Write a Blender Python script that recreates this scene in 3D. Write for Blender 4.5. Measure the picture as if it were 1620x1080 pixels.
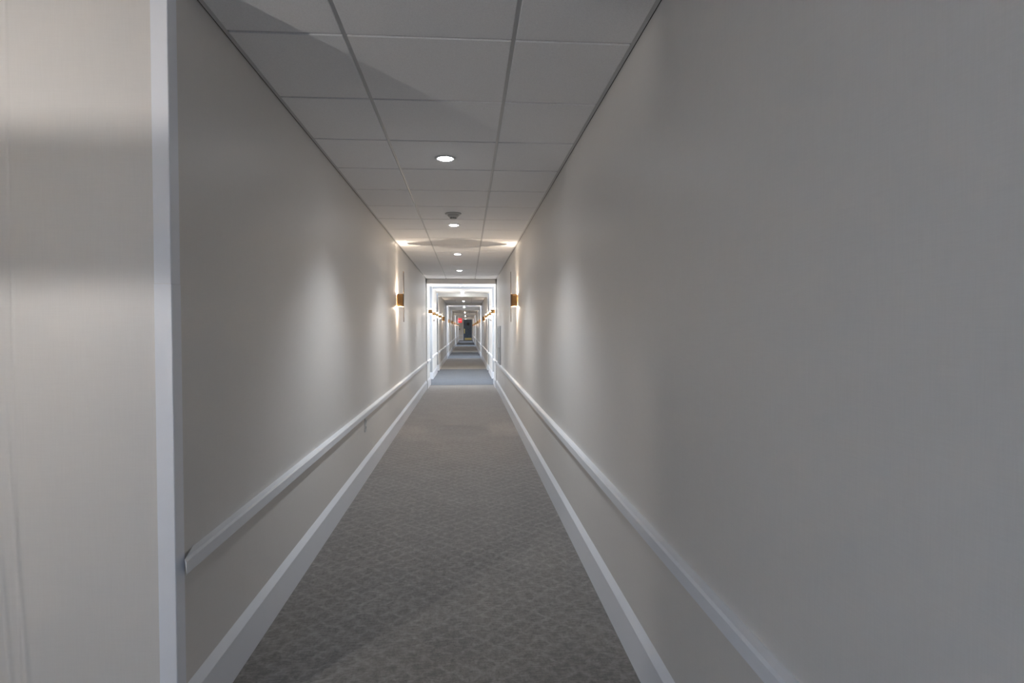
import bpy, bmesh, math, random
from mathutils import Matrix, Vector
for o in list(bpy.data.objects):
    bpy.data.objects.remove(o, do_unlink=True)
S = bpy.context.scene
COL = S.collection
random.seed(4)

# ------------------------------------------------------------------ camera
H = 1.275                       # eye height above the carpet
YAW, PITCH, ROLL, FPX = 0.0745, -0.0213, -0.0026, 953.6
cd = bpy.data.cameras.new('camera'); cam = bpy.data.objects.new('camera', cd); COL.objects.link(cam)
cd.sensor_width = 36; cd.lens = FPX / 1620 * 36; cd.clip_start = .02; cd.clip_end = 200
cY = Matrix(((math.cos(YAW), -math.sin(YAW), 0), (math.sin(YAW), math.cos(YAW), 0), (0, 0, 1)))
cP = Matrix(((1, 0, 0), (0, math.cos(PITCH), math.sin(PITCH)), (0, -math.sin(PITCH), math.cos(PITCH))))
cR = Matrix(((math.cos(ROLL), 0, math.sin(ROLL)), (0, 1, 0), (-math.sin(ROLL), 0, math.cos(ROLL))))
V = cR @ cP @ cY                # rows: right, forward, up
rt, fw, up = V[0], V[1], V[2]
cam.matrix_world = Matrix(((rt.x, up.x, -fw.x, 0), (rt.y, up.y, -fw.y, 0), (rt.z, up.z, -fw.z, H), (0, 0, 0, 1)))
S.camera = cam
# ------------------------------------------------------------------ world and exposure
w = bpy.data.worlds.new('world'); S.world = w; w.use_nodes = True
w.node_tree.nodes['Background'].inputs[0].default_value = (.62, .76, 1, 1)
w.node_tree.nodes['Background'].inputs[1].default_value = 1.0
S.view_settings.view_transform = 'Standard'; S.view_settings.look = 'None'
S.view_settings.gamma = 1; S.view_settings.exposure = 2.52
S.cycles.use_denoising = True
S.cycles.max_bounces = 10; S.cycles.diffuse_bounces = 7; S.cycles.glossy_bounces = 4
S.cycles.sample_clamp_indirect = 6; S.cycles.caustics_reflective = False; S.cycles.caustics_refractive = False
# light levels
P_DOWN, P_SCONCE, P_DAY = 12.0, 1.65, 6.5
def area(name, loc, rot, sx, sy, power, col, spread=math.pi):
    l = bpy.data.lights.new(name, 'AREA'); l.shape = 'RECTANGLE'; l.size = sx; l.size_y = sy
    l.energy = power; l.color = col; l.spread = spread
    o = bpy.data.objects.new(name, l); COL.objects.link(o); o.location = loc; o.rotation_euler = rot
    return o
R90 = math.pi / 2
DAY = (.45, .68, 1.0)
# daylight through the lobby window behind the camera
area('lobby_daylight', (-1.90, -1.55, 1.30), (0, -R90 + math.radians(50), 0), 1.3, 1.3, P_DAY, DAY)

XL, XR = -0.867, 0.6365          # finished wall planes of the corridor
CH = H + 1.069                  # ceiling height
TL, TR, TILE, ROW0 = -0.4376, 0.1761, 0.61, 2.2406
YC = 1.842                      # where the left corridor wall begins
DA = 12.9                       # first portal

# ------------------------------------------------------------------ materials
def mat(name, col, rough=.6, metal=0, spec=.4, emit=None, estr=0):
    m = bpy.data.materials.new(name); m.use_nodes = True
    b = m.node_tree.nodes['Principled BSDF']
    b.inputs['Base Color'].default_value = (*col, 1); b.inputs['Roughness'].default_value = rough
    b.inputs['Metallic'].default_value = metal; b.inputs['Specular IOR Level'].default_value = spec
    if emit: b.inputs['Emission Color'].default_value = (*emit, 1); b.inputs['Emission Strength'].default_value = estr
    return m
def nodes(m): return m.node_tree.nodes, m.node_tree.links, m.node_tree.nodes['Principled BSDF']
def obj_coords(N, L, scale=(1, 1, 1), rot=(0, 0, 0)):
    tc = N.new('ShaderNodeTexCoord'); mp = N.new('ShaderNodeMapping')
    mp.inputs['Scale'].default_value = scale; mp.inputs['Rotation'].default_value = rot
    L.new(tc.outputs['Object'], mp.inputs['Vector']); return mp.outputs['Vector']
def noise(N, L, vec, sc, det=3, rough=.5):
    n = N.new('ShaderNodeTexNoise'); n.inputs['Scale'].default_value = sc; n.inputs['Detail'].default_value = det
    n.inputs['Roughness'].default_value = rough; L.new(vec, n.inputs['Vector']); return n.outputs['Fac']
def math_n(N, L, op, a, b=None, c=None):
    n = N.new('ShaderNodeMath'); n.operation = op
    for i, v in enumerate((a, b, c)):
        if v is None: continue
        if isinstance(v, (int, float)): n.inputs[i].default_value = v
        else: L.new(v, n.inputs[i])
    return n.outputs[0]
def ramp(N, L, fac, stops):
    r = N.new('ShaderNodeValToRGB'); e = r.color_ramp.elements
    while len(e) < len(stops): e.new(.5)
    for x, (p, c) in zip(e, stops): x.position = p; x.color = (*c, 1)
    L.new(fac, r.inputs[0]); return r.outputs[0]
def bump(N, L, b, h, s, d):
    n = N.new('ShaderNodeBump'); n.inputs['Strength'].default_value = s; n.inputs['Distance'].default_value = d
    L.new(h, n.inputs['Height']); L.new(n.outputs[0], b.inputs['Normal'])

def wallcover(name, c1, c2, rough):
    """woven vinyl wallcovering: fine horizontal and vertical threads"""
    m = mat(name, c1, rough, spec=.5); N, L, b = nodes(m)
    a = noise(N, L, obj_coords(N, L, (14, 14, 500)), 1, 2)
    v = noise(N, L, obj_coords(N, L, (420, 420, 14)), 1, 2)
    big = noise(N, L, obj_coords(N, L, (1, 1, 1)), 1.3, 2)
    s = math_n(N, L, 'ADD', a, v)
    mix = math_n(N, L, 'ADD', math_n(N, L, 'MULTIPLY', s, .4), math_n(N, L, 'MULTIPLY', big, .2))
    L.new(ramp(N, L, mix, [(.35, c1), (.65, c2)]), b.inputs['Base Color'])
    bump(N, L, b, s, .12, .0006)
    return m
M_WALL = wallcover('woven_wallcovering', (.69, .665, .635), (.725, .70, .67), .42)
M_WHITEWALL = wallcover('pale_wallcovering', (.76, .76, .75), (.80, .80, .79), .5)
M_SHADE_GREY = mat('shade_grey', (.36, .37, .38), .6)  # darker grey puts the shade of the recess returns into their colour
M_TRIM = mat('white_trim_paint', (.81, .83, .87), .32)
M_GUARD = mat('white_corner_guard_vinyl', (.88, .90, .95), .38)
N, L, b = nodes(M_TRIM); bump(N, L, b, noise(N, L, obj_coords(N, L), 90, 2), .05, .001)

M_TILE = mat('ceiling_tile', (.60, .60, .61), .9, spec=.15)
N, L, b = nodes(M_TILE)
tn = noise(N, L, obj_coords(N, L), 260, 3, .7)
L.new(ramp(N, L, tn, [(.3, (.80, .80, .81)), (.6, (.90, .90, .91))]), b.inputs['Base Color'])
bump(N, L, b, tn, .25, .001)
M_GRID = mat('ceiling_grid_steel', (.56, .56, .57), .45)
M_GAP = mat('dark_shadow_joint', (.04, .04, .04), .9)
M_CEILW = mat('white_plaster_ceiling', (.80, .80, .80), .8, spec=.2)
N, L, b = nodes(M_CEILW); bump(N, L, b, noise(N, L, obj_coords(N, L), 60, 2), .05, .001)

def carpet(name, dark, mid, light):
    m = mat(name, mid, 1, spec=.05); N, L, b = nodes(m)
    vec = obj_coords(N, L)
    # hand-drawn lattice: two families of wavering diagonal lines
    wob = N.new('ShaderNodeTexNoise'); wob.inputs['Scale'].default_value = 11; wob.inputs['Detail'].default_value = 5; wob.inputs['Roughness'].default_value = .65
    L.new(vec, wob.inputs['Vector'])
    sub = N.new('ShaderNodeVectorMath'); sub.operation = 'SUBTRACT'; sub.inputs[1].default_value = (.5, .5, .5)
    L.new(wob.outputs['Color'], sub.inputs[0])
    sc = N.new('ShaderNodeVectorMath'); sc.operation = 'SCALE'; sc.inputs['Scale'].default_value = .11
    L.new(sub.outputs[0], sc.inputs[0])
    ad = N.new('ShaderNodeVectorMath'); ad.operation = 'ADD'; L.new(vec, ad.inputs[0]); L.new(sc.outputs[0], ad.inputs[1])
    sp = N.new('ShaderNodeSeparateXYZ'); L.new(ad.outputs[0], sp.inputs[0])
    u = math_n(N, L, 'ADD', math_n(N, L, 'MULTIPLY', sp.outputs[0], 8.6), math_n(N, L, 'MULTIPLY', sp.outputs[1], 8.6))
    v = math_n(N, L, 'SUBTRACT', math_n(N, L, 'MULTIPLY', sp.outputs[0], 8.6), math_n(N, L, 'MULTIPLY', sp.outputs[1], 8.6))
    def line(t):
        f = math_n(N, L, 'FRACT', t)
        d = math_n(N, L, 'ABSOLUTE', math_n(N, L, 'SUBTRACT', f, .5))
        k = N.new('ShaderNodeMapRange'); k.inputs['From Min'].default_value = .20; k.inputs['From Max'].default_value = .03
        L.new(d, k.inputs['Value']); return k.outputs[0]
    lat = math_n(N, L, 'MAXIMUM', line(u), line(v))
    brk = math_n(N, L, 'MULTIPLY', math_n(N, L, 'SUBTRACT', noise(N, L, vec, 22, 3), .3), 2.2); fleck = noise(N, L, obj_coords(N, L, (26, 80, 1)), 1, 3, .6)
    grain = noise(N, L, obj_coords(N, L, (60, 24, 1)), 1, 4, .75)
    lat = math_n(N, L, 'MULTIPLY', lat, math_n(N, L, 'SMOOTH_MIN', math_n(N, L, 'MULTIPLY', brk, 1.7), 1, .2))
    pile = noise(N, L, vec, 120, 5, .85); mott = noise(N, L, vec, 3.5, 2)
    streak = noise(N, L, obj_coords(N, L, (70, 16, 1)), 1, 3, .7)
    tot = math_n(N, L, 'ADD', math_n(N, L, 'MULTIPLY', lat, .13), math_n(N, L, 'MULTIPLY', pile, .50))
    tot = math_n(N, L, 'ADD', tot, math_n(N, L, 'MULTIPLY', streak, .04))
    tot = math_n(N, L, 'ADD', tot, math_n(N, L, 'MULTIPLY', fleck, .46))
    tot = math_n(N, L, 'ADD', tot, math_n(N, L, 'MULTIPLY', math_n(N, L, 'SUBTRACT', mott, .5), .16))
    tot = math_n(N, L, 'ADD', tot, math_n(N, L, 'MULTIPLY', math_n(N, L, 'SUBTRACT', grain, .5), .5))
    L.new(ramp(N, L, tot, [(.38, dark), (.52, mid), (.72, light)]), b.inputs['Base Color'])
    b.inputs['Sheen Weight'].default_value = .12 if 'blue' in name else .5; b.inputs['Sheen Roughness'].default_value = .6
    bump(N, L, b, pile, .6, .004)
    return m
M_CARPET = carpet('taupe_lattice_carpet', (.052, .043, .037), (.126, .110, .098), (.24, .22, .20))
M_CARPET_B = carpet('blue_grey_carpet', (.07, .08, .096), (.105, .118, .138), (.145, .158, .182))
M_CARPET_D = carpet('olive_border_carpet', (.09, .08, .055), (.15, .13, .095), (.22, .20, .16))

def brushed(name, c, rough, metal=1):
    m = mat(name, c, rough, metal); N, L, b = nodes(m)
    n = noise(N, L, obj_coords(N, L, (300, 300, 8)), 1, 2)
    L.new(ramp(N, L, n, [(.3, tuple(x * .8 for x in c)), (.7, c)]), b.inputs['Base Color']); return m
M_BRONZE = brushed('brushed_bronze', (.42, .25, .11), .42, .6)
M_PLATE = brushed('dark_bronze_edge', (.20, .15, .12), .4, .6)
M_BRASS = brushed('polished_brass', (.72, .62, .28), .3)
M_STEEL = brushed('satin_steel', (.6, .6, .6), .35)
M_LENS = mat('lit_lens', (1, 1, 1), .4, emit=(.97, .98, 1), estr=9)
M_WARM = mat('lit_sconce_lens', (1, 1, 1), .4, emit=(1, .86, .66), estr=12)
M_RING = mat('light_trim_ring', (.66, .67, .68), .5)
M_DET = mat('detector_plastic', (.60, .59, .57), .5)
M_BLACK = mat('black_plastic', (.015, .015, .018), .5)
M_DOORW = mat('white_painted_door', (.70, .71, .73), .4)
M_DOORB = mat('dark_blue_grey_door', (.065, .085, .12), .42)
N, L, b = nodes(M_DOORB)
dn = noise(N, L, obj_coords(N, L, (1, 1, 1)), 5, 3)
L.new(ramp(N, L, dn, [(.3, (.055, .08, .115)), (.7, (.085, .12, .165))]), b.inputs['Base Color'])
M_RED = mat('lit_red_exit_panel', (.7, .03, .04), .5, emit=(1, .04, .05), estr=.2)
M_REDT = mat('lit_exit_letters', (1, .6, .6), .5, emit=(1, .42, .38), estr=.28)
M_OUTLET = mat('ivory_outlet_plastic', (.62, .62, .61), .4)
M_PANEL = mat('grey_panel_paint', (.40, .41, .42), .45)
M_GLASS = mat('window_glass', (.9, .95, 1), .05)
nodes(M_GLASS)[2].inputs['Transmission Weight'].default_value = 1
nodes(M_GLASS)[2].inputs['IOR'].default_value = 1.1

# ------------------------------------------------------------------ mesh helpers
def new(name, bm, m, parent=None, smooth=False):
    me = bpy.data.meshes.new(name); bm.normal_update(); bm.to_mesh(me); bm.free()
    o = bpy.data.objects.new(name, me); COL.objects.link(o)
    for x in (m if isinstance(m, (list, tuple)) else [m]): me.materials.append(x)
    if smooth:
        for p in me.polygons: p.use_smooth = True
    if parent: o.parent = parent
    return o
def box(bm, x0, x1, y0, y1, z0, z1, bev=0, mi=0):
    if x0 > x1: x0, x1 = x1, x0
    vs = [bm.verts.new(p) for p in ((x0, y0, z0), (x1, y0, z0), (x1, y1, z0), (x0, y1, z0), (x0, y0, z1), (x1, y0, z1), (x1, y1, z1), (x0, y1, z1))]
    fs = [bm.faces.new([vs[i] for i in f]) for f in ((3, 2, 1, 0), (4, 5, 6, 7), (0, 1, 5, 4), (1, 2, 6, 5), (2, 3, 7, 6), (3, 0, 4, 7))]
    for f in fs: f.material_index = mi
    if bev:
        es = list({e for f in fs for e in f.edges})
        bmesh.ops.bevel(bm, geom=es, offset=bev, segments=2, affect='EDGES', profile=.5)
def prism_y(bm, prof, y0, y1):
    """extrude an (x, z) profile along the corridor"""
    a = [bm.verts.new((x, y0, z)) for x, z in prof]; b_ = [bm.verts.new((x, y1, z)) for x, z in prof]
    n = len(prof)
    for i in range(n): bm.faces.new((a[i], a[(i + 1) % n], b_[(i + 1) % n], b_[i]))
    bm.faces.new(a[::-1]); bm.faces.new(b_)
    bmesh.ops.recalc_face_normals(bm, faces=bm.faces)
def lathe(bm, prof, seg=40, axis_z=True):
    rings = []
    for r, z in prof:
        rings.append([bm.verts.new((r * math.cos(2 * math.pi * k / seg), r * math.sin(2 * math.pi * k / seg), z)) for k in range(seg)])
    for a, b_ in zip(rings, rings[1:]):
        for k in range(seg): bm.faces.new((a[k], a[(k + 1) % seg], b_[(k + 1) % seg], b_[k]))
    if prof[0][0] > 0: bm.faces.new(rings[0][::-1])
    if prof[-1][0] > 0: bm.faces.new(rings[-1])
    bmesh.ops.recalc_face_normals(bm, faces=bm.faces)
def struct(o): o['kind'] = 'structure'; return o
def tag(o, label, cat, group=None):
    o['label'] = label; o['category'] = cat; assert 4 <= len(label.split()) <= 16, label
    if group: o['group'] = group
    return o
def empty(name, loc, rz=0):
    o = bpy.data.objects.new(name, None); COL.objects.link(o); o.location = loc; o.rotation_euler = (0, 0, rz)
    o.empty_display_size = .05; return o
def sbox(name, m, *a, bev=0):
    bm = bmesh.new(); box(bm, *a, bev=bev); return struct(new(name, bm, m))
def copy_tree(o, parent=None):
    c = o.copy(); COL.objects.link(c); c.parent = parent
    for ch in [x for x in bpy.data.objects if x.parent == o]: copy_tree(ch, c)
    return c
tn_ = [0]
def trim(bm, m, smooth=False):
    tn_[0] += 1
    return struct(new('trim_%d' % tn_[0], bm, m))
dn_ = [0]; wn_ = [0]

# ------------------------------------------------------------------ floor
sbox('floor', M_CARPET, -3.2, 1.6, -2.9, 13.62, -.1, 0)
sbox('floor', M_CARPET_B, -3.2, 1.6, 13.62, 19.1, -.1, 0)
sbox('floor', M_CARPET_D, -3.2, 1.6, 19.1, 20.9, -.1, 0)
sbox('floor', M_CARPET, -3.2, 1.6, 20.9, 26.2, -.1, 0)
sbox('floor', M_CARPET_B, -3.2, 1.6, 26.2, 32.8, -.1, 0)
sbox('floor', M_CARPET_D, -3.2, 1.6, 32.8, 36.5, -.1, 0)
sbox('floor', M_CARPET, -3.2, 1.6, 36.5, 44.5, -.1, 0)
sbox('floor', M_CARPET_B, -3.2, 1.6, 44.5, 67.2, -.1, 0)
bm = bmesh.new(); box(bm, XL + .02, XR - .02, 13.60, 13.635, -.002, .004, bev=.0015)
trim(bm, mat('carpet_transition_strip', (.30, .27, .22), .5))

# ------------------------------------------------------------------ walls
WT = CH + .12
TH = .9                         # wall mass, deep enough for the recesses
def rail_prof(s, x):            # low bumper rail: flat face, top splayed back to the wall
    return [(x, H - .742 - CHZ), (x + s * .024, H - .736 - CHZ), (x + s * .027, H - .733 - CHZ), (x + s * .027, H - .696 - CHZ), (x + s * .022, H - .688 - CHZ), (x, H - .684 - CHZ)]
CHZ = 0
def base_prof(s, x):
    return [(x, 0), (x + s * .018, 0), (x + s * .018, H - 1.128), (x + s * .014, H - 1.120), (x, H - 1.094)]
def run(side, y0, y1, off=0, wm=M_WALL, rail=True, name=None):
    """one straight run of wall with its baseboard and low rail; off > 0 stands further into the corridor"""
    s = 1 if side == 'left' else -1
    x = (XL if side == 'left' else XR) + s * off
    xo = x - s * TH
    sbox('wall_' + side, wm, xo, x, y0, y1, -.02, WT)
    bm = bmesh.new(); prism_y(bm, base_prof(s, x), y0, y1)
    struct(new('baseboard_' + side, bm, M_TRIM))
    if rail:
        bm = bmesh.new(); ra = y0 + (.012 if (side == 'left' and y0 < 2) else 0)
        prism_y(bm, rail_prof(s, x), ra, y1)
        if side == 'left' and y0 < 2:      # splayed return at the corner
            for v in bm.verts:
                if abs(v.co.y - ra) < 1e-5 and v.co.x < x + .001: v.co.y = ra + .105
            bmesh.ops.recalc_face_normals(bm, faces=bm.faces)
        trim(bm, M_TRIM)
def recess(side, y0, y1, depth, wm, kind='door'):
    s = 1 if side == 'left' else -1
    x = (XL if side == 'left' else XR) - s * depth
    yc = (y0 + y1) / 2
    if kind == 'window':
        a, b_, z0, z1 = yc - .42, yc + .42, .75, 2.15
        # the wall round the opening
        bm = bmesh.new()
        for (p, q, r, t) in ((y0, a, 0, WT), (b_, y1, 0, WT), (a, b_, 0, z0), (a, b_, z1, WT)):
            box(bm, x - s * .15, x, p, q, r, t)
        struct(new('wall_' + side, bm, wm))
        wn_[0] += 1
        bm = bmesh.new()
        for (p, q, r, t) in ((a, a + .05, z0, z1), (b_ - .05, b_, z0, z1), (a + .05, b_ - .05, z0, z0 + .05), (a + .05, b_ - .05, z1 - .05, z1)):
            box(bm, x - s * .11, x - s * .05, p, q, r, t)
        f = struct(new('window_%d' % wn_[0], bm, M_TRIM))
        bm = bmesh.new(); box(bm, x - s * .085, x - s * .079, a + .05, b_ - .05, z0 + .05, z1 - .05)
        g = new('window_pane', bm, M_GLASS, f)
        area('window_daylight', (x - s * .045, yc, (z0 + z1) / 2), (0, s * -R90, 0), 1.3, .74, P_ALC * (1 if y0 < 20 else 1.2), (.80, .88, 1.0))
    else:
        sbox('wall_' + side, wm, x - s * .15, x, y0, y1, -.02, WT)
        dn_[0] += 1
        wd = min(.92, (y1 - y0) - .2)
        bm = bmesh.new(); box(bm, x + s * .001, x + s * .03, yc - wd / 2, yc + wd / 2, .01, 2.04, bev=.003)
        d = struct(new('door_%d' % dn_[0], bm, M_DOORW))
        bm = bmesh.new(); z = .95
        box(bm, x + s * .03, x + s * .038, yc + wd / 2 - .10, yc + wd / 2 - .04, z - .1, z + .1, bev=.002)
        box(bm, x + s * .038, x + s * .075, yc + wd / 2 - .08, yc + wd / 2 - .06, z - .01, z + .01)
        box(bm, x + s * .062, x + s * .078, yc + wd / 2 - .20, yc + wd / 2 - .06, z - .01, z + .01, bev=.003)
        new('door_handle', bm, M_STEEL, d)
        bm = bmesh.new(); c = .06
        for (p, q, r, t) in ((yc - wd / 2 - c, yc - wd / 2, 0, 2.04 + c), (yc + wd / 2, yc + wd / 2 + c, 0, 2.04 + c), (yc - wd / 2, yc + wd / 2, 2.04, 2.04 + c)):
            box(bm, x, x + s * .02, p, q, r, t)
        trim(bm, M_TRIM)
    bm = bmesh.new(); prof = base_prof(-1, 0)
    # baseboard on the return that faces down the corridor towards the entrance
    z = H - 1.10
    xi = (XL if side == 'left' else XR)
    if y0 < 50: sbox('wall_' + side, M_SHADE_GREY, x, xi - s * .012, y1 - .006, y1 + .002, 0, CH)  # thin panel that paints the return's shade as a darker grey
    box(bm, x, xi, y1 - .018, y1, 0, z); struct(new('baseboard_' + side, bm, M_TRIM))
P_ALC = 4.8; P_LOBBY = 7.0; P_BEAM = 3.6
def portal(y, drop=.11, jamb=.018, th=.12, wm=M_WALL):
    """dropped header and slim jambs that frame the next stretch"""
    sbox('wall_header', wm, XL, XR, y, y + th, CH - drop, CH + .02)

# the near corridor
run('left', YC + .003, DA, 0); run('right', -2.7, DA, 0)
# stretch A: bright lobby between the first two portals
for sd in ('left', 'right'):
    run(sd, DA, 13.9, .018, M_WHITEWALL)
    recess(sd, 13.9, 15.4, .55, M_WHITEWALL, 'window')
    run(sd, 15.4, 17.7, -.01, M_WHITEWALL)
    recess(sd, 17.7, 18.5, .35, M_WHITEWALL)
    run(sd, 18.5, 24.9, 0, M_WALL)
    run(sd, 24.9, 26.4, .018, M_WALL)
    recess(sd, 26.4, 27.9, .55, M_WALL, 'window')
    run(sd, 27.9, 31.0, 0, M_WALL)
    run(sd, 31.0, 33.0, .018, M_WALL)
    recess(sd, 33.0, 34.4, .45, M_WALL)
    run(sd, 34.4, 43.0, 0, M_WALL)
    run(sd, 43.0, 45.0, .018, M_WHITEWALL)
    recess(sd, 45.0, 46.4, .45, M_WHITEWALL, 'window')  # window added here to brighten the far stretch
    run(sd, 46.4, 56.0, 0, M_WALL)
    run(sd, 56.0, 58.0, .018, M_WALL)
    recess(sd, 58.0, 59.4, .45, M_WALL, 'window')  # another added window, gives the far end more daylight
    run(sd, 59.4, 66.5, 0, M_WALL)
for y, wm in ((DA, M_WALL), (24.9, M_WALL), (31.0, M_WHITEWALL), (43.0, M_WHITEWALL), (56.0, M_WALL)): portal(y, wm=wm)
portal(18.2, drop=.105, wm=M_WHITEWALL); portal(15.40, drop=.05, th=.14, wm=M_SHADE_GREY)
# end wall
sbox('wall_end', M_WALL, XL - .5, XR + .5, 66.5, 66.7, -.02, WT)

# lobby the camera stands in: wall facing the camera, left wall, back wall
bm = bmesh.new()
nx, nz = 150, 90
x0, x1, z0, z1 = -1.95, XL, 0.0, WT
def crease(x, z):
    """seam of the wallcovering and the loose creases beside it, a millimetre or two deep"""
    zz = z - H
    d = 0
    sx = -1.304 - .006 * (z / 2.3)
    d += .0012 * math.exp(-((x - sx) / .005) ** 2)
    for (xa, za, xb, zb, amp) in ((-1.335, -.15, -1.285, -1.0, .004), (-1.36, -.55, -1.318, -1.2, .004), (-1.30, -.95, -1.27, -1.27, .002)):
        t = (zz - za) / (zb - za)
        if -.1 < t < 1.15:
            xc = xa + (xb - xa) * t ** 1 if t > 0 else xa
            d += amp * math.exp(-((x - xc) / .007) ** 2) * max(0, min(1, t * 3 + .3))
    return d
xs = [x0 + (x1 - x0) * i / 60 for i in range(61) if not -1.42 < x0 + (x1 - x0) * i / 60 < -1.22] + [-1.42 + .2 * i / 90 for i in range(91)]
xs = sorted(set(xs)); zs = [z0 + (z1 - z0) * j / nz for j in range(nz + 1)]
gv = [[bm.verts.new((x, YC - crease(x, z), z)) for x in xs] for z in zs]
for j in range(nz):
    for i in range(len(xs) - 1): bm.faces.new((gv[j][i], gv[j][i + 1], gv[j + 1][i + 1], gv[j + 1][i]))
struct(new('wall_front', bm, M_WALL, smooth=True))
bm = bmesh.new(); box(bm, -2.1, XL - TH - .0, YC + .004, YC + .2, -.02, WT); struct(new('wall_front', bm, M_WALL))
LX = -1.95
bm = bmesh.new(); box(bm, LX, XL - .05, YC - .018, YC - .001, 0, H - 1.12); struct(new('baseboard_front', bm, M_TRIM))
bm = bmesh.new()
for (a, b_, r, t) in ((-2.7, -2.25, -.02, WT), (-.85, YC + .2, -.02, WT), (-2.25, -.85, -.02, .7), (-2.25, -.85, 2.05, WT)): box(bm, LX - .15, LX, a, b_, r, t)
struct(new('wall_left', bm, M_WALL))
# back wall, unseen; its dark grey keeps the lobby's ambient light down
sbox('wall_back', M_SHADE_GREY, LX, XR, -2.8, -2.7, -.02, WT)
bm = bmesh.new()
for (a, b_, r, t) in ((-2.25, -2.2, .7, 2.05), (-.9, -.85, .7, 2.05), (-2.2, -.9, .7, .75), (-2.2, -.9, 2.0, 2.05)): box(bm, LX - .10, LX - .04, a, b_, r, t)
wn_[0] += 1; f = struct(new('window_%d' % wn_[0], bm, M_TRIM))
bm = bmesh.new(); box(bm, LX - .075, LX - .069, -2.2, -.9, .75, 2.0); new('window_pane', bm, M_GLASS, f)

# corner guard: an L of white vinyl, in two lengths
def guard(z0, z1, t, bev):
    bm = bmesh.new()
    prof = [(XL - .044, YC - t), (XL + t - .002, YC - t), (XL + t, YC - t + .002), (XL + t, YC + .050), (XL + .0005, YC + .050), (XL + .0005, YC - .0005), (XL - .044, YC - .0005)]
    a = [bm.verts.new((x, y, z0)) for x, y in prof]; b_ = [bm.verts.new((x, y, z1)) for x, y in prof]
    n = len(prof)
    for i in range(n): bm.faces.new((a[i], a[(i + 1) % n], b_[(i + 1) % n], b_[i]))
    bm.faces.new(a[::-1]); bm.faces.new(b_)
    bmesh.ops.recalc_face_normals(bm, faces=bm.faces)
    return trim(bm, M_GUARD)
guard(0, H + .1335, .0058, 0); guard(H + .1345, CH, .0045, 0)

# ------------------------------------------------------------------ ceilings
def tiled(y0, y1, row0, lobby=False):
    e = .021
    xa0 = LX if lobby else XL
    # grid plane
    sbox('ceiling', M_GRID, xa0, XR, y0, y1, CH, CH + .03)
    bm = bmesh.new()
    xsx = [(XL + e, TL - .008), (TL + .008, TR - .008), (TR + .008, XR - e)]
    k0 = math.floor((y0 - row0) / TILE)
    k = k0
    while row0 + k * TILE < y1:
        a, b_ = row0 + k * TILE + .008, row0 + (k + 1) * TILE - .008
        a, b_ = max(a, y0 + .002), min(b_, y1 - .02)
        if b_ - a > .03:
            for (p, q) in xsx: box(bm, p, q, a, b_, CH - .007, CH + .004, bev=.0018 if y0 < 5 else 0)
            if lobby and b_ < YC + .2:
                box(bm, XL - .585, XL - .003, a, min(b_, YC - .002), CH - .007, CH + .004); box(bm, LX + .02, XL - .60, a, min(b_, YC - .002), CH - .007, CH + .004)
        k += 1
    struct(new('ceiling', bm, M_TILE))
    # wall angles with a dark joint against the wall
    for s, x in ((1, XL), (-1, XR)):
        if s == 1 and lobby: ya = YC
        else: ya = y0
        bm = bmesh.new(); box(bm, x + s * .004, x + s * .020, ya, y1, CH - .004, CH - .0005); trim(bm, M_GRID)
        bm = bmesh.new(); box(bm, x, x + s * .0042, ya, y1, CH - .003, CH + .001); trim(bm, M_GAP)
    bm = bmesh.new(); box(bm, XL, XR, y1 - .006, y1, CH - .004, CH + .001); trim(bm, M_GAP)
tiled(-2.7, DA, ROW0, True)
sbox('ceiling', M_CEILW, XL - .9, XR + .9, DA, 18.3, CH, CH + .03)
tiled(18.3, 24.9, 18.6)
sbox('ceiling', M_CEILW, XL - .9, XR + .9, 24.9, 31.0, CH, CH + .03)
tiled(31.0, 43.0, 31.1)
sbox('ceiling', M_CEILW, XL - .9, XR + .9, 43.0, 56.0, CH, CH + .03)
tiled(56.0, 66.5, 56.1)

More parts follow.
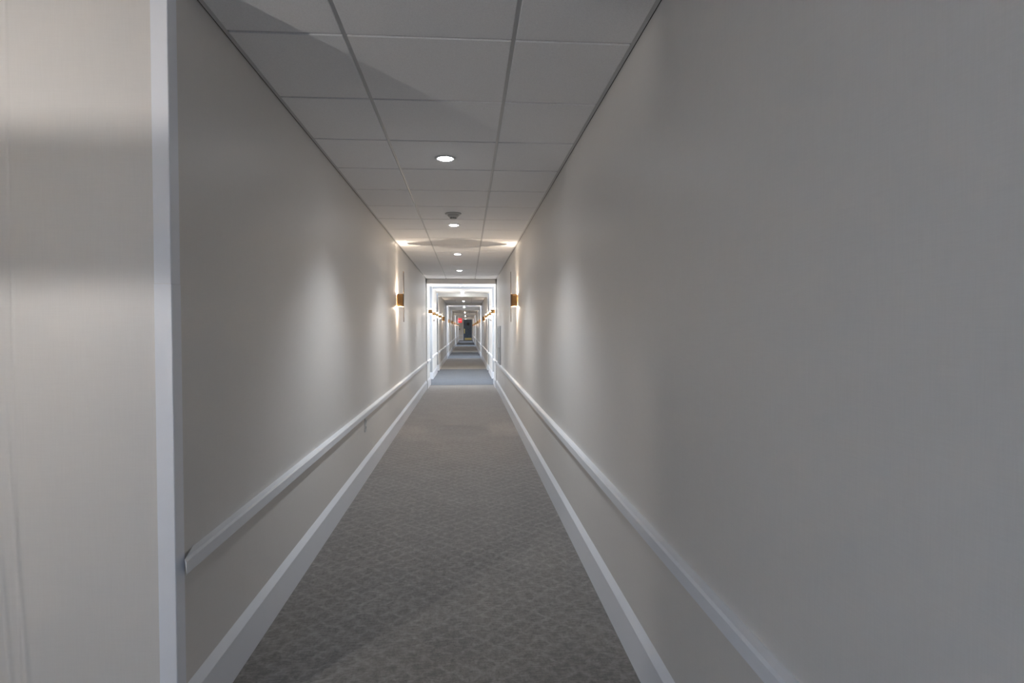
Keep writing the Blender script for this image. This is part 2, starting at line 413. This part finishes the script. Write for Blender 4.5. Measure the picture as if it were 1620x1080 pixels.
# ------------------------------------------------------------------ sconces
def make_sconce(short=False):
    """local frame: wall plane at x = 0, corridor towards +x, origin at the box centre"""
    r = empty('wall_sconce', (0, 0, 0))
    bm = bmesh.new(); box(bm, 0, .006, -.045, .045, -.070, .070, bev=.002)
    new('back_plate', bm, M_BRONZE, r)
    # open-ended box housing: four thin sides
    bm = bmesh.new()
    hz = .048 if short else .077
    box(bm, .006, .078, -.052, -.050, -hz, hz); box(bm, .006, .078, .050, .052, -hz, hz); box(bm, .075, .078, -.050, .050, -hz, hz)
    box(bm, .006, .075, -.050, .050, -.004, .004)
    new('housing', bm, M_BRONZE, r)
    for z, d in ((.030, 1), (-.030, -1)):
        bm = bmesh.new(); box(bm, .012, .070, -.040, .040, z * 1.6 - .018, z * 1.6 + .018, bev=.004) if short else box(bm, .022, .058, -.026, .026, z - .004, z + .004, bev=.002)
        new('lamp_lens', bm, M_WARM, r)
        l = bpy.data.lights.new('sconce_light', 'POINT'); l.energy = P_SCONCE; l.color = (1, .84, .66); l.shadow_soft_size = .0025
        if short:
            l.type = 'SPOT'; l = bpy.data.lights[l.name]; l.spot_size = math.radians(150); l.spot_blend = .3; l.color = (1, .93, .86)
        o = bpy.data.objects.new('sconce_light', l); COL.objects.link(o); o.parent = r; o.location = (.034, 0, z + d * (.040 if short else .0415))
        if d > 0: o.rotation_euler = (math.pi, 0, 0)
        if not short:
            l = bpy.data.lights.new('sconce_beam', 'SPOT'); l.energy = P_BEAM; l.color = (1, .84, .66); l.shadow_soft_size = .006
            l.spot_size = math.radians(54); l.spot_blend = 1
            o = bpy.data.objects.new('sconce_beam', l); COL.objects.link(o); o.parent = r; o.location = (.034, 0, z + d * .012)
            if d > 0: o.rotation_euler = (math.pi, 0, 0)
        
    bm = bmesh.new(); box(bm, .080, .086, -.030, .030, -.105 if short else -.270, .085 if short else .360, bev=.0015)
    new('front_plate', bm, M_PLATE, r)
    return r
SZ = H + .357
SZS = H + .385
proto = make_sconce(); short = make_sconce(True)
side_name = {1: 'left', -1: 'right'}
pos = [(7.60, 'nearest one, with a tall slim plate'),
       (13.45, 'just past the first ceiling header'),
       (15.62, 'on the white wall past the window recess'),
       (16.9, 'second along the white wall after the recess'),
       (18.75, 'last on the white stretch'),
       (21.5, 'alone just before the second header'),
       (28.1, 'first past the second window recess'),
       (32.3, 'past the third ceiling header'),
       (36.2, 'between third and fourth headers'),
       (42.0, 'just before the bright fourth header'),
       (48.5, 'added past the bright fourth header'),  # extra pair, put in to brighten the far stretch
       (55.0, 'just before the fifth header'),
       (63.8, 'farthest one, added close to the end door')]  # extra pair, put in to light up the end wall
first = True
for i, (y, d) in enumerate(pos):
    for s in (1, -1):
        o = proto if first else (copy_tree(proto) if not 1 <= i <= 4 else (short if (i, s) == (1, 1) else copy_tree(short)))
        first = False
        off = .018 if i == 1 else (-.01 if i in (2, 3, 4) else 0)
        if i == 7: off = .018
        o.location = ((XL if s == 1 else XR) + s * off, y, SZS if 1 <= i <= 4 else SZ)
        o.rotation_euler = (0, 0, 0 if s == 1 else math.pi)
        tag(o, 'bronze box sconce on the %s wall, %s' % (side_name[s], d), 'wall sconce', 'up and down wall sconces along the corridor')
# the same fitting on the lobby's left wall, just out of frame
o = copy_tree(proto); o.location = (LX, .40, SZ); o.rotation_euler = (0, 0, 0)
for ch in [x for x in bpy.data.objects if x.parent == o and x.type == 'LIGHT']:
    ch.data = ch.data.copy(); ch.data.energy = P_LOBBY * (1 if ch.location.z > 0 else .75) * (.3 if ch.name.startswith('sconce_beam') else 1); ch.data.color = (1, .965, .92)
tag(o, 'bronze box sconce on the lobby wall left of the white corner guard', 'wall sconce', 'up and down wall sconces along the corridor')

# ------------------------------------------------------------------ recessed downlights
def make_down():
    r = empty('recessed_downlight', (0, 0, 0))
    bm = bmesh.new(); lathe(bm, [(.046, .004), (.046, -.001), (.049, -.004), (.064, -.004), (.066, -.001), (.066, .004)]); new('trim_ring', bm, M_RING, r, True)
    bm = bmesh.new(); lathe(bm, [(.0, -.014), (.020, -.0125), (.036, -.008), (.046, -.001)]); new('lens', bm, M_LENS, r, True)
    l = bpy.data.lights.new('downlight_lamp', 'SPOT'); l.energy = P_DOWN; l.color = (.87, .93, 1); l.shadow_soft_size = .045
    l.spot_size = math.radians(112); l.spot_blend = .95
    o = bpy.data.objects.new('downlight_lamp', l); COL.objects.link(o); o.parent = r; o.location = (0, 0, -.055)
    return r
dl = make_down(); first = True
words = ['nearest and largest in the picture, in a middle ceiling tile', 'just beyond the smoke detector', 'third one out, level with the nearest sconces',
         'last on the tiled ceiling before the first header', 'in the white ceiling just past the first header', 'second on the white ceiling',
         'last on the white ceiling', 'before the second header', 'first past the second header', 'before the third header',
         'first past the third header', 'between the third and fourth headers', 'past the fourth header', 'before the fifth header', 'past the fifth header', 'farthest one, added before the end door']
ys = [3.795, 6.21, 8.62, 11.03, 14.95, 17.3, 18.0, 23.2, 28.6, 30.3, 33.6, 39.5, 47.5, 52.0, 59.5, 65.0]  # the last one is put in to brighten the end door and wall
for y, wd in zip(ys, words):
    o = dl if first else copy_tree(dl); first = False
    tiledz = y < DA or 18.3 < y < 24.9 or 31 < y < 43 or y > 56
    o.location = (-.13, y, CH - (.009 if tiledz else .003))
    tag(o, 'round white recessed downlight, ' + wd, 'ceiling light', 'recessed downlights along the corridor ceiling')
for o in list(bpy.data.objects):        # the middle of the corridor is dimmed
    if o.type == 'LIGHT' and o.parent and 18.1 < o.parent.location.y < 57:
        o.data = o.data.copy(); o.data.energy *= .6

# ------------------------------------------------------------------ smoke detector
r = empty('smoke_detector', (-.122, 5.60, CH - .0075))
bm = bmesh.new(); lathe(bm, [(.074, 0), (.074, -.008), (.070, -.012), (.052, -.014), (.0, -.014)]); new('base', bm, M_DET, r, True)
bm = bmesh.new(); lathe(bm, [(.052, -.013), (.050, -.026), (.040, -.034), (.036, -.040), (.0, -.040)]); new('housing', bm, M_DET, r, True)
bm = bmesh.new()
lathe(bm, [(.030, -.039), (.030, -.049), (.024, -.053), (0, -.053)], 24)
new('sensor_chamber', bm, M_DET, r, True)
bm = bmesh.new()
for k in range(12):
    a = 2 * math.pi * k / 12; c, s = math.cos(a), math.sin(a)
    vs = [bm.verts.new((c * rr - s * w_, s * rr + c * w_, z)) for rr, w_, z in ((.0306, -.005, -.041), (.0306, .005, -.041), (.0306, .005, -.048), (.0306, -.005, -.048))]
    bm.faces.new(vs)
new('vent_slots', bm, M_BLACK, r)
tag(r, 'round off-white smoke detector hanging from a ceiling tile ahead of the second downlight', 'smoke detector')

# ------------------------------------------------------------------ outlet under the left rail
r = empty('wall_outlet', (XL, 5.19, H - .812))
bm = bmesh.new(); box(bm, 0, .006, -.036, .036, -.058, .058, bev=.002); new('cover_plate', bm, M_OUTLET, r)
for z in (-.024, .024):
    bm = bmesh.new(); box(bm, .006, .009, -.017, .017, z - .016, z + .016, bev=.002)
    so = new('socket', bm, M_OUTLET, r)
    bm = bmesh.new(); box(bm, .009, .0094, -.009, -.006, z - .003, z + .009); box(bm, .009, .0094, .006, .009, z - .003, z + .009); box(bm, .009, .0094, -.003, .003, z - .011, z - .006)
    new('slots', bm, M_BLACK, so)
tag(r, 'white wall outlet on the left wall just under the low white rail', 'electrical outlet')

# ------------------------------------------------------------------ access panel on the right wall
r = empty('access_panel', (XR, 11.75, H - .684))
bm = bmesh.new()
for (a, b_, c, d) in ((-.42, -.38, 0, .735), (.38, .42, 0, .735), (-.38, .38, 0, .04), (-.38, .38, .695, .735)): box(bm, -.022, 0, a, b_, c, d)
new('frame', bm, M_PANEL, r)
bm = bmesh.new(); box(bm, -.014, 0, -.38, .38, .04, .695, bev=.002); new('panel_door', bm, M_PANEL, r)
bm = bmesh.new(); box(bm, -.040, -.014, -.36, -.31, .25, .33, bev=.005); new('latch', bm, M_STEEL, r)
tag(r, 'tall grey metal access panel with a small latch on the right wall above the rail', 'access panel')

# ------------------------------------------------------------------ small black wall devices under the sconces of the bright stretch
for s in (1, -1):
    x = (XL if s == 1 else XR) - s * .01
    bm = bmesh.new(); box(bm, x, x + s * .05, 15.68, 15.75, SZ - .155, SZ - .105, bev=.006)
    o = new('wall_sensor', bm, M_BLACK)
    tag(o, 'small black device on the %s white wall right below a sconce' % side_name[s], 'wall sensor', 'black devices below the sconces')

# ------------------------------------------------------------------ end of the corridor: door, sign, card reader
dn_[0] += 1
EY = 66.5
px = lambda v: v
bm = bmesh.new(); box(bm, -.385, .74 - .2, EY - .05, EY - .001, .01, CH - .05, bev=.004)
d = struct(new('door_%d' % dn_[0], bm, M_DOORB))
bm = bmesh.new(); box(bm, -.02, .27, EY - .062, EY - .05, H + .36, H + .66, bev=.004); new('door_window', bm, M_BLACK, d)
bm = bmesh.new(); box(bm, -.26, .50, EY - .058, EY - .05, .03, .27, bev=.002); new('kick_plate', bm, M_BRASS, d)
bm = bmesh.new(); box(bm, -.33, -.23, EY - .06, EY - .05, H - .52, H - .0, bev=.003); box(bm, -.30, -.27, EY - .10, EY - .06, H - .4, H - .16, bev=.005); new('door_pull', bm, M_BRASS, d)
bm = bmesh.new()
box(bm, -.455, -.385, EY - .06, EY - .001, 0, CH - .0); box(bm, .54, .60, EY - .06, EY - .001, 0, CH); box(bm, -.385, .54, EY - .06, EY - .001, CH - .05, CH)
trim(bm, M_TRIM)
bm = bmesh.new(); box(bm, XL, -.455, EY - .027, EY - .001, H - .742, H - .686); trim(bm, M_TRIM)
bm = bmesh.new(); box(bm, XL, -.455, EY - .018, EY - .001, 0, H - 1.1); struct(new('baseboard_end', bm, M_TRIM))
bm = bmesh.new(); box(bm, XL + .01, XL + .10, EY - .03, EY - .001, H - .10, H + .02, bev=.004)
tag(new('card_reader', bm, M_BLACK), 'small black card reader on the end wall left of the dark door', 'card reader')

EX, EYS = -.64, 56.6
r = empty('exit_sign', (EX, EYS, CH))
bm = bmesh.new(); box(bm, -.10, .10, -.03, .03, -.09, 0, bev=.004); new('canopy', bm, M_PANEL, r)
bm = bmesh.new(); box(bm, -.165, .165, -.02, .02, -.50, -.09, bev=.006); new('sign_panel', bm, M_RED, r)
cu = bpy.data.curves.new('exit_letters', 'FONT'); cu.body = 'EXIT'; cu.size = .15; cu.extrude = .003; cu.align_x = 'CENTER'; cu.align_y = 'CENTER'
t = bpy.data.objects.new('exit_letters', cu); COL.objects.link(t)
bpy.context.view_layer.update()
me = bpy.data.meshes.new_from_object(t); bpy.data.objects.remove(t, do_unlink=True)
t = bpy.data.objects.new('exit_letters', me); COL.objects.link(t); me.materials.append(M_REDT)
t.parent = r; t.location = (0, -.024, -.31); t.rotation_euler = (R90, 0, 0)
tag(r, 'glowing red exit sign hanging from the ceiling left of the end door', 'exit sign')
